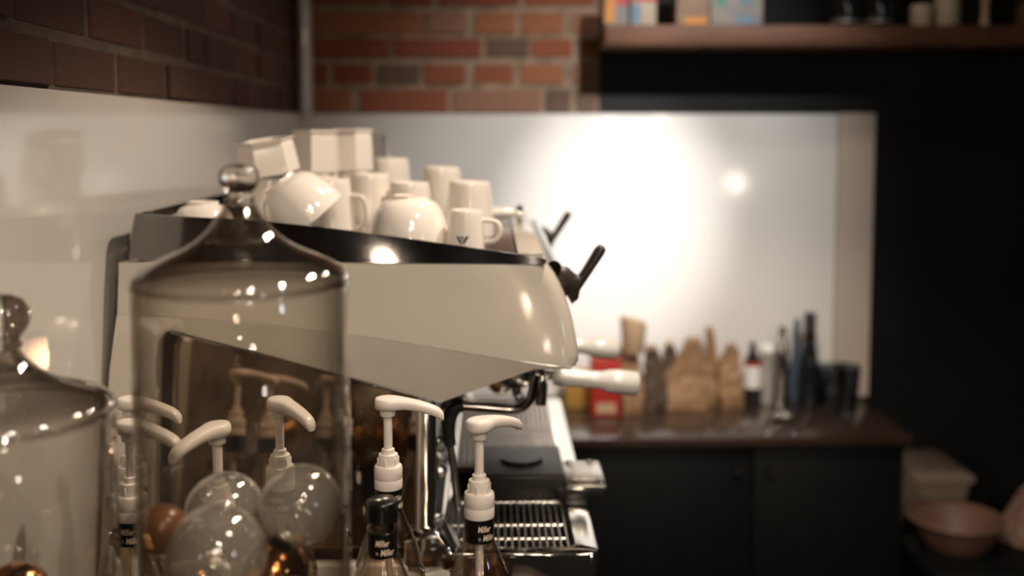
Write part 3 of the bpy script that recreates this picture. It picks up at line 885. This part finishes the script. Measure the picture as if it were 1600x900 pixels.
def syrup_bottle(name, label, px, Y, spin, pump=True, text=True, tspin=0.0):
    t = thing(name, label, 'bottle', (X_(px, Y), Y, ZC + .0006), (0, 0, 0), 'syrup bottles beside the machine')
    prof = [(0, .0), (.034, 0), (.0395, .003), (.041, .010), (.041, .190), (.0405, .205), (.0385, .222), (.0345, .240), (.0290, .258), (.0230, .272), (.0180, .285), (.0150, .294), (.0143, .300), (.0143, BH - .002)]
    inn = [(max(r - .0025, .0), z + .003) for r, z in prof[1:]]
    g = make('glass', lathe(prof + inn[::-1] + [(0, .004)], 36), M_bottle, t)
    make('syrup', lathe([(0, .006), (.035, .006), (.0375, .012), (.0375, .150), (0, .150)], 30), MATS['syrup'], t)
    sl = make('neck_label', lathe([(.0148, .2925), (.0151, .293), (.0151, BH - .0005), (.0146, BH)], 32), M_label, t, rot=(0, 0, tspin))
    if text:
        make('lettering', text_mesh('Miller', .0068, .18, .01535, .00016, .86, 1.28), M_print, sl, loc=(0, 0, .3050), rot=(0, 0, 0))
        make('lettering', text_mesh('Miller', .0068, .18, .01535, .00016, .86, 1.28), M_print, sl, loc=(0, 0, .2960), rot=(0, 0, .34))
        make('lettering', text_mesh('D', .0038, 0, .01535), M_print, sl, loc=(0, 0, .2968), rot=(0, 0, -.30))
    if pump:
        cap = make('pump_cap', lathe([(0, BH - .001), (.0150, BH - .0008), (.0153, BH + .001), (.0153, BH + .0095), (.01505, BH + .0100), (.01505, BH + .0106), (.0153, BH + .0111), (.0153, BH + .0215), (.0143, BH + .0240), (.0112, BH + .0246), (.0108, BH + .0250),
                                      (.0108, BH + .0345), (.0102, BH + .0365), (.0072, BH + .0372), (.0069, BH + .0420), (.0050, BH + .0428), (0, BH + .0428)], 36), M_pump, t)
        for k in range(6):
            a = k * PI / 3 + .3
            make('grip_rib', box(-.0008, .0012, -.0009, .0009, 0, .0075, .0004, 1), M_pump, cap, loc=(.0108 * math.cos(a), .0108 * math.sin(a), BH + .0258), rot=(0, 0, a))
        make('stem', lathe([(0, BH + .0428), (.0047, BH + .0428), (.0047, .4025), (0, .4025)], 20), M_pump, t)
        make('dip_tube', lathe([(0, .012), (.0042, .012), (.0042, BH - .002), (0, BH - .002)], 16), M_pump, t)
        h = make('pump_head', pump_head_bm(), M_pump, t, loc=(0, 0, .4165), rot=(0, 0, spin), angle=60)
        make('head_collar', lathe([(0, -.021), (.0078, -.021), (.0082, -.0195), (.0088, -.014), (0, -.013)], 22), M_pump, h)
        make('spout_nib', lathe([(0, -.0265), (.002, -.0262), (.0025, -.0225), (0, -.0222)], 10), M_pump, h, loc=(.0570, 0, 0))
    else:
        make('bottle_lip', lathe([(.0143, BH + .0005), (.0152, BH + .0015), (.0152, BH + .0045), (.0143, BH + .0060), (.0140, BH + .0085), (0, BH + .0085)], 32), M_bottle, t)
        c = make('screw_cap', lathe([(0, BH + .0090), (.0152, BH + .0090), (.0156, BH + .0105), (.0150, BH + .0125), (.0156, BH + .0145), (.0156, BH + .0265), (.0150, BH + .0283), (.0140, BH + .0290), (0, BH + .0290)], 36), M_label, t)
        bm = bmesh.new()
        for cx, cy in ((-.0030, -.0018), (.0030, .0022)):
            pts = []
            for k in range(24):
                a = 2 * PI * k / 24 + .5
                rr = .0030 * (0.72 + .28 * math.cos(4 * a))
                pts.append(bm.verts.new((cx + rr * 1.15 * math.cos(a), cy + rr * 1.15 * math.sin(a), BH + .0293)))
            bm.faces.new(pts)
        make('cap_emblem', bm, M_white, c, smooth=False)
    return t
mat('syrup', (0.42, 0.22, 0.09), 0.12, coat=0.3, var=0.15)
syrup_bottle('syrup_bottle', 'pump syrup bottle with black neck label, spout pointing over the drip grate', 748, 1.00, math.atan2(.042, .040), tspin=.35)
syrup_bottle('syrup_bottle', 'pump syrup bottle standing behind the bottle with the black screw cap', 604, 1.085, -.06, tspin=.8)
syrup_bottle('syrup_bottle', 'pump syrup bottle behind the tall jar, spout dipping towards the black-capped bottle', 433, 1.085, math.atan2(-.036, .036))
syrup_bottle('syrup_bottle', 'pump syrup bottle behind the tall jar, spout dipping towards the short jar', 334, 0.99, math.atan2(-.052, -.028))
syrup_bottle('syrup_bottle', 'pump syrup bottle between the two jars, in the row nearer the jars', 196, 1.00, math.atan2(-.020, .050))
syrup_bottle('syrup_bottle', 'pump syrup bottle between the two jars, in the row nearer the machine', 198, 1.090, math.atan2(-.015, .055))
syrup_bottle('syrup_bottle', 'syrup bottle closed with a black screw cap bearing a white emblem', 594, 0.967, 0, pump=False, tspin=.06)

# ---------------------------------------------------------------- lidded jars
def jar(name, label, px, Y, py_rim, r, kn, kz=1.0):
    """py_rim: pixel row of the lid's rim centre; kn: knob radius"""
    c = P(px, py_rim, Y)
    h = c.z - ZL                                  # height of the rim above the ledge
    t = thing(name, label, 'jar', (c.x, Y, ZL + .0006), (0, 0, 0), 'lidded glass jars')
    w = .0028
    make('body', lathe([(0, 0), (r - .010, 0), (r - .003, .002), (r, .008), (r, h - .004), (r - .001, h - .0015), (r - w, h - .0015), (r - w, .012), (r - .012, .007), (0, .007)], 72), M_jar, t)
    lid = make('lid', lathe(lid_profile(r, h, kn, kz), 72), M_lid, t)
    make('lid_rim', lathe([(r - .0045, h + .000), (r + .0005, h + .000), (r + .0012, h + .0015), (r + .0005, h + .0032), (r - .0045, h + .0032)], 72, close=True), M_lid, lid)
    return t, h, lid

def lid_profile(r, h, kn, k=1.0):
    # half-widths measured on the photo, as a share of the jar radius, and height above the rim in metres
    q = [(1.00, .0032), (1.00, .0065), (.985, .0100), (.93, .0140), (.82, .0185), (.69, .0235), (.53, .0290), (.42, .0345), (.31, .0425), (.245, .0500), (.18, .0580), (.150, .0630)]
    q = [(a, .0032 + (z - .0032) * k) for a, z in q]
    top = q[-1][1]
    out = [(r * a, h + z) for a, z in q]
    inn = [(max(r * a - .0022, .001), h + z - .0016) for a, z in q]
    return out + [(0, h + top + .001), (0, h + top - .0008)] + inn[::-1]

def spherew(r, zc, sq=1.0, n=14):
    return [(r * math.sin(PI * i / n), zc - r * sq * math.cos(PI * i / n)) for i in range(n + 1)]

tall, hh, lid = jar('tall_glass_jar', 'tall clear glass jar with domed lid and ball knob, filled with glass baubles', 377, 0.80, 446, .0830, .0155)
make('knob', lathe([(0, hh + .0632), (.0100, hh + .0632), (.0118, hh + .0655), (.0112, hh + .0680), (.0098, hh + .0700), (.0098, hh + .0725), (.0130, hh + .0760), (.0152, hh + .0800), (.0157, hh + .0845), (.0145, hh + .0895), (.0105, hh + .0930), (.0050, hh + .0945), (0, hh + .0948)], 40), M_solidglass, lid)
short, h2, lid2 = jar('short_glass_jar', 'short clear glass jar with domed lid and round knob against the wall', 5, 0.80, 652, .0830, .0225, 0.86)
h2 -= .0085
make('knob', lathe([(0, h2 + .0632), (.0150, h2 + .0632), (.0160, h2 + .0660), (.0150, h2 + .0700), (.0145, h2 + .0715), (.0185, h2 + .0760), (.0218, h2 + .0830), (.0225, h2 + .0880), (.0215, h2 + .0940), (.0170, h2 + .1010), (.0090, h2 + .1050), (0, h2 + .1060)], 40), M_solidglass, lid2)

def bauble(kind, label, px, py, Y, r, rot, z=None, x=None):
    c = P(px, py, Y)
    if z is not None: c.z = z
    if x is not None: c.x = x
    t = thing(kind, label, 'bauble', c, rot, 'baubles inside the jars')
    m = {'glass_bauble': M_bauble, 'copper_bauble': M_copper, 'cork_ball': M_cork}[kind]
    pr = [(r * math.sin(PI * i / 24), -r * math.cos(PI * i / 24)) for i in range(23)]
    nr = pr[-1][0]
    make('ball', lathe(pr + [(nr, r * 1.02)], 48), m, t)
    make('cap', lathe([(nr * 1.1, r * .985), (nr * 1.25, r * 1.0), (nr * 1.25, r * 1.10), (0, r * 1.12)], 20), M_dkchrome, t)
    return t
tx = tall.location.x
bauble('glass_bauble', 'clear glass bauble lying highest in the tall jar', 470, 790, 0.800, .0325, (2.4, .5, 0))
bauble('glass_bauble', 'clear glass bauble in the tall jar next to the brown ball', 338, 868, 0.765, .0385, (2.3, -.6, 0))
bauble('glass_bauble', 'clear glass bauble half hidden behind the two others in the tall jar', 352, 800, 0.838, .0330, (2.6, .2, 0))
bauble('cork_ball', 'brown ball beside the clear baubles in the tall jar', 253, 828, 0.797, .0203, (2.7, 0, .4))
bauble('copper_bauble', 'copper bauble under the highest clear bauble in the tall jar', 0, 0, 0.765, .0290, (2.5, .4, 1), z=ZL + .0385, x=tx + .042)
bauble('copper_bauble', 'copper bauble at the back of the tall jar', 0, 0, 0.846, .0290, (2.5, .4, 2), z=ZL + .0385, x=tx + .012)
bauble('copper_bauble', 'copper bauble under the brown ball in the tall jar', 0, 0, 0.806, .0270, (2.5, .4, 2), z=ZL + .0365, x=tx - .048)
bauble('copper_bauble', 'copper bauble at the bottom of the short jar', 25, 930, 0.790, .0255, (2.5, .2, 0))
bauble('glass_bauble', 'clear glass bauble at the bottom of the short jar', 0, 0, 0.815, .0280, (2.5, .2, 0), z=ZL + .0365, x=short.location.x - .043)

# ---------------------------------------------------------------- back counter goods
ZCc = ZC + .0006
def at_counter(px, Y): return (X_(px, Y), Y, ZCc)
def hpx(n, Y): return n * Y / F

def carton(name, label, cat, x0, x1, ytop, Y, depth, m, flap=True):
    w = X_(x1, Y) - X_(x0, Y)
    h = Z_(ytop, Y) - ZCc
    t = thing(name, label, cat, (X_((x0 + x1) / 2, Y), Y, ZCc))
    make('box', box(-w / 2, w / 2, 0, depth, 0, h, .002), m, t)
    if flap: make('flap', box(-w / 2 + .002, w / 2 - .002, .002, depth - .002, h, h + .0012), m, t, smooth=False)
    return t, w, h
rb, w, h = carton('red_carton', 'red carton with a pale label low on its front', 'carton', 925, 971, 562, 2.478, .06, M_red)
make('label', box(-w * .32, w * .34, -.0012, -.0002, .008, .034), M_kraftpale, rb, smooth=False)
carton('mustard_carton', 'mustard carton standing behind the red carton', 'carton', 884, 922, 585, 2.55, .06, M_mustard)

def kraft_bag(label, x0, x1, ytop, ybody, Y, m, seed, tipx=None, depth=.055):
    rnd = random.Random(seed)
    w = X_(x1, Y) - X_(x0, Y)
    H = Z_(ytop, Y) - ZCc
    hb = Z_(ybody, Y) - ZCc
    cx = X_((x0 + x1) / 2, Y)
    tip = (X_(tipx, Y) - cx) if tipx else 0
    t = thing('paper_bag', label, 'paper bag', (cx, Y, ZCc), group='kraft bags on the back counter')
    loops = []
    nz = 9
    for i in range(nz + 1):
        u = i / nz
        z = u * H
        k = min(1, z / hb)
        over = max(0, (z - hb) / max(H - hb, 1e-4))
        d = depth * (1 - .80 * k ** 1.6) * (1 - .75 * over)
        ww = w * (1 - .06 * math.sin(PI * k)) * (1 - .72 * over)
        sx = tip * over
        L = []
        for (a, b) in ((-.5, -.5), (-.22, -.56), (.02, -.48), (.25, -.57), (.5, -.5), (.44, 0), (.5, .5), (.2, .52), (-.1, .47), (-.5, .5), (-.43, 0)):
            j = .006 if 0 < i else 0
            L.append((a * ww + sx + rnd.uniform(-j, j), b * d + rnd.uniform(-j, j) * .8, z))
        loops.append(L)
    make('sack', loft(loops), m, t, smooth=False)
    # rolled top edge with a metal tie
    zt = H
    make('tin_tie', box(-w * .16 + tip, w * .16 + tip, -.006, .006, zt - .010, zt + .002, .001), M_kraftpale, t)
    return t
kraft_bag('tall brown kraft bag under the tan card cup', 971, 1004, 553, 570, 2.53, M_kraft, 1)
kraft_bag('dark brown bag between the card cup and the crumpled kraft bag', 1006, 1042, 540, 585, 2.56, M_kraftdark, 2, 1019)
kraft_bag('large crumpled kraft bag in the middle of the row', 1040, 1104, 528, 590, 2.57, M_kraft, 3, 1084, .07)
kraft_bag('narrow kraft bag with a tall folded tip beside the crumpled bag', 1103, 1124, 512, 590, 2.60, M_kraft, 4, 1109, .04)
kraft_bag('upright kraft bag with a pointed top next to the dark labelled bottle', 1125, 1160, 538, 566, 2.58, M_kraft, 5, 1146)
kraft_bag('second dark bag tucked behind the crumpled kraft bag', 1036, 1062, 535, 580, 2.628, M_kraftdark, 6, 1047, .03)

# tan card cup standing on the first bag
yy = 2.53
zbase = Z_(553, yy) + .0026
cc = thing('card_cup', 'tan card cup with slanted rim on top of the kraft bag beside the red carton', 'paper cup', (X_(990, yy), yy, zbase))
r0, r1, hc = hpx(17, yy), hpx(21, yy), hpx(58, yy)
bm = lathe([(0, 0), (r0, 0), (r0 + .001, .002), (r1, hc), (r1 - .0015, hc), (r0 - .001, .003), (0, .003)], 32)
for v in bm.verts:
    if v.co.z > hc * .5: v.co.z -= (v.co.x + r1) / (2 * r1) * hc * .20
make('sleeve', bm, M_kraftpale, cc)
make('base_ring', lathe([(r0 - .002, -.0012), (r0 + .0015, -.0012), (r0 + .0015, .004), (r0 - .002, .004)], 28, close=True), M_kraft, cc)

def bottle_like(name, label, cat, px, Y, parts):
    t = thing(name, label, cat, at_counter(px, Y))
    for pn, prof, m in parts:
        make(pn, lathe([(hpx(r, Y), (Z_(y, Y) - ZCc) if y is not None else 0) for r, y in prof], 28), m, t)
    return t
Yb = 2.60
bottle_like('dark_bottle', 'dark bottle with a white and red label next to the kraft bags', 'bottle', 1178, Yb,
            [('glass', [(0, None), (13, None), (13, 575), (11, 562), (5, 548), (4, 535), (0, 535)], M_blackglass),
             ('label', [(13.3, 606), (13.4, 606), (13.4, 572), (13.3, 572)], M_white),
             ('label_stripe', [(13.5, 572), (13.6, 572), (13.6, 566), (13.5, 566)], M_red)])
bottle_like('tin_canister', 'pale silver canister standing next to the dark labelled bottle', 'canister', 1201, Yb,
            [('body', [(0, None), (11, None), (11, 552), (0, 552)], M_silver), ('lid', [(0, 551), (11.6, 551), (11.6, 543), (9, 540), (0, 540)], M_white)])
bottle_like('cocktail_shaker', 'shiny metal shaker next to the silver canister', 'shaker', 1223, Yb,
            [('cup', [(0, None), (9, None), (12, 560), (0, 560)], M_chrome), ('top', [(0, 559), (12, 559), (11, 540), (7, 528), (0, 528)], M_chrome), ('cap', [(0, 527), (7, 527), (8, 518), (5, 511), (0, 510)], M_chrome)])
bottle_like('blue_bottle', 'slim blue glass bottle behind the metal shaker', 'bottle', 1247, 2.625,
            [('glass', [(0, None), (10, None), (10, 575), (6, 545), (4, 520), (0, 520)], M_blueglass), ('stopper', [(0, 519), (5, 519), (5, 505), (3, 500), (0, 500)], M_blueglass)])
bottle_like('black_bottle', 'tall black bottle with a long dark cap and pale ring', 'bottle', 1267, 2.58,
            [('glass', [(0, None), (17, None), (17, 585), (13, 560), (10, 540), (0, 540)], M_blackglass), ('cap', [(0, 539), (9, 539), (9.5, 492), (8, 490), (0, 490)], M_blackplastic), ('ring', [(9.4, 530), (10.4, 530), (10.4, 523), (9.4, 523)], M_copper)])
for px, Y, lab in ((1302, 2.575, 'smoky blue tumbler next to the tall black bottle'), (1325, 2.48, 'smoky blue tumbler in front of the beige end post')):
    t = thing('tumbler', lab, 'glass', at_counter(px, Y), group='smoky tumblers')
    hb = Z_(575, Y) - ZCc
    r0, r1 = hpx(17, Y), hpx(23, Y)
    make('wall', lathe([(0, 0), (r0, 0), (r1, hb), (r1 - .002, hb + .001), (r0 - .002, .012), (0, .010)], 36), M_tumbler, t)
    make('rim', lathe([(r1 - .0025, hb + .0002), (r1 + .0006, hb + .0004), (r1 + .0004, hb + .0030), (r1 - .0025, hb + .0028)], 36, close=True), M_tumbler, t)
# small metal dish in front
Yd = 2.45
sd = thing('metal_dish', 'small shiny metal dish with a round knob in front of the shaker', 'dish', at_counter(1223, Yd))
make('dish', lathe([(0, 0), (.012, 0), (.022, .004), (.026, .009), (.025, .0095), (.020, .006), (0, .004)], 28), M_chrome, sd)
make('knob', lathe([(0, .004), (.003, .004), (.003, .016)] + spherew(.0115, .0275)[1:], 22), M_chrome, sd)

# ---------------------------------------------------------------- shelf on the black wall
YSf = 2.47
zs1, zs0 = Z_(38, YSf), Z_(70, YSf)
sh = thing('wall_shelf', 'thick brown wooden shelf on the black wall', 'shelf', (X_(943, YSf), YW, zs0))
make('board', box(0, 1.25, YSf - YW, .0150, 0, zs1 - zs0, .003), M_wood, sh)
for x in (.25, .95):
    make('bracket', box(x, x + .02, YSf - YW + .05, .0150, -.008, -.0002), M_blackplastic, sh, smooth=False)
zsh = zs1 + .0006
def shelf_box(name, label, cat, x0, x1, h, Y, depth, m, extra=()):
    w = X_(x1, Y) - X_(x0, Y)
    t = thing(name, label, cat, (X_((x0 + x1) / 2, Y), Y, zsh))
    make('body', box(-w / 2, w / 2, 0, depth, 0, h, .002), m, t)
    for (a, b, c, d, mm) in extra:
        make('print', box(-w / 2 + a * w, -w / 2 + b * w, -.0008, -.0001, c, d), mm, t, smooth=False)
    return t
Ys = YSf + .012
shelf_box('snack_packet', 'orange and white printed packet at the brick end of the shelf', 'packet', 941, 978, .11, Ys, .05, M_shelfpaper, ((.02, .45, .006, .075, M_orange), (.5, .98, .045, .10, M_red), (.30, .62, .066, .10, M_green)))
shelf_box('snack_packet', 'red and white packet with a dull blue side beside the orange packet', 'packet', 982, 1021, .11, Ys, .05, M_candle, ((.02, .38, .004, .05, M_blue), (.02, .98, .055, .105, M_red)))
shelf_box('printed_carton', 'tan printed carton with an orange patch on the shelf', 'carton', 1052, 1102, .13, Ys, .07, M_tancarton, ((.25, .95, .002, .018, M_orange),))
shelf_box('printed_carton', 'pale carton with dull blue print on the shelf', 'carton', 1104, 1184, .13, Ys, .07, M_shelfpaper, ((.5, .85, .004, .022, M_blue), (.55, .8, .05, .08, M_blue), (.1, .3, .045, .075, M_green)))
def shelf_round(name, label, cat, px, Y, parts):
    t = thing(name, label, cat, (X_(px, Y), Y, zsh))
    for pn, prof, m in parts: make(pn, lathe(prof, 26), m, t)
    return t
shelf_round('ivory_candle', 'shorter ivory pillar candle on the shelf', 'candle', 1427, YSf + .04, [('wax', [(0, 0), (.0255, 0), (.0265, .003), (.0265, .048), (.024, .052), (0, .050)], M_candle), ('wick', [(0, .0505), (.001, .0505), (.001, .058), (0, .058)], M_ink)])
shelf_round('ivory_candle', 'taller ivory pillar candle beside the shorter one on the shelf', 'candle', 1466, YSf + .04, [('wax', [(0, 0), (.0285, 0), (.0295, .003), (.0295, .085), (.027, .089), (0, .087)], M_candle), ('wick', [(0, .0875), (.001, .0875), (.001, .095), (0, .095)], M_ink)])
for px, lab in ((1310, 'dark bottle on the shelf nearer the pale carton'), (1360, 'dark bottle on the shelf nearer the ivory candles')):
    shelf_round('dark_bottle', lab, 'bottle', px, YSf + .045, [('glass', [(0, 0), (.032, 0), (.034, .004), (.034, .10), (.014, .14), (.013, .18), (0, .18)], M_blackglass), ('cap', [(0, .1805), (.014, .1805), (.014, .20), (0, .20)], M_blackplastic), ('glint_ring', [(.0345, .010), (.0348, .010), (.0348, .013), (.0345, .013)], M_silver)])  # silver ring low on the glass imitates a glint
shelf_round('glass_vase', 'slim pale glass vase on the shelf past the candles', 'vase', 1524, YSf + .03, [('foot', [(0, 0), (.010, 0), (.011, .003), (.0095, .022), (0, .022)], M_candle), ('stem', [(0, .0222), (.008, .0222), (.010, .12), (0, .12)], M_kraftpale)])
shelf_round('wooden_jar', 'dark brown wooden jar at the end of the shelf', 'jar', 1592, YSf + .05, [('body', [(0, 0), (.03, 0), (.034, .02), (.030, .05), (0, .05)], M_wood), ('lid', [(0, .0502), (.031, .0502), (.028, .06), (0, .062)], M_wood)])

# ---------------------------------------------------------------- low trolley with tubs at the right of the cabinet
YT = 2.42
ztr = CZ - 0.97
tr = thing('low_trolley', 'dark low trolley holding tubs next to the black cabinet', 'trolley', (1.28, 2.44, 0))
make('top', box(-.31, .42, -.28, .20, ztr - .03, ztr, .003), M_cab, tr)
make('shelf', box(-.29, .41, -.27, .19, .20, .22, .002), M_cab, tr)
for x in (-.28, .39):
    for y in (-.26, .17):
        make('leg', box(x, x + .02, y, y + .02, 0, ztr - .031), M_blackplastic, tr, smooth=False)
bx = thing('storage_tub', 'clear plastic storage tub with lid standing beside the cabinet', 'storage box', (1.085, 2.555, ztr + .0006))
zt = Z_(745, 2.46) - ztr - .018
def taper_box(w0, d0, w1, d1, z0, z1, r=.012):
    def rr(w, d, z):
        L = []
        for (cx, cy, s) in ((w - r, -d + r, -PI / 2), (w - r, d - r, 0), (-w + r, d - r, PI / 2), (-w + r, -d + r, PI)):
            for i in range(4):
                t = s + PI / 2 * i / 3
                L.append(Vector((cx + r * math.cos(t), cy + r * math.sin(t), z)))
        return L
    return rr, r
rr, _ = taper_box(0, 0, 0, 0, 0, 0)
make('tub', loft([rr(.085, .085, .0), rr(.100, .10, zt - .02), rr(.100, .10, zt - .004), rr(.097, .097, zt - .004), rr(.083, .083, .004)]), M_clearbox, bx, angle=30)
make('lid', loft([rr(.110, .108, zt - .003), rr(.110, .108, zt + .010), rr(.100, .100, zt + .018), rr(.090, .090, zt + .022)]), M_clearbox, bx, angle=30)
bk = thing('round_basin', 'dusty rose round plastic basin in front of the storage tub', 'basin', (1.085, 2.325, ztr + .0006))
hb = Z_(815, 2.325) - ztr
make('bowl', lathe([(0, 0), (.070, 0), (.092, hb * .5), (.103, hb), (.100, hb), (.088, hb * .5), (.066, .004), (0, .004)], 40), M_pink, bk)
make('rim', lathe([(.099, hb - .002), (.108, hb - .002), (.110, hb + .003), (.107, hb + .007), (.099, hb + .005)], 40, close=True), M_pink, bk)
sk = thing('cloth_bag', 'slumped dusty rose cloth bag past the round basin', 'bag', (1.30, 2.36, ztr + .0006))
rnd = random.Random(5)
loops = []
for i in range(9):
    u = i / 8
    z = u * .14
    rad = .085 * (1 - u) ** .55 + .012
    loops.append([(rad * (1.0 + .12 * math.sin(5 * a + 2 * u)) * math.cos(a) + .02 * u, rad * .8 * (1 + .15 * math.cos(4 * a + 3 * u)) * math.sin(a), z + .006 * math.sin(3 * a + i)) for a in [2 * PI * k / 20 for k in range(20)]])
for j in range(20): loops[0][j] = (loops[0][j][0], loops[0][j][1], 0)
make('sack', loft(loops), M_cloth, sk)
make('drawstring', tube([(.02 + .016 * math.cos(a), .016 * math.sin(a), .132) for a in [2 * PI * k / 16 for k in range(17)]], .003, 8), M_candle, sk)
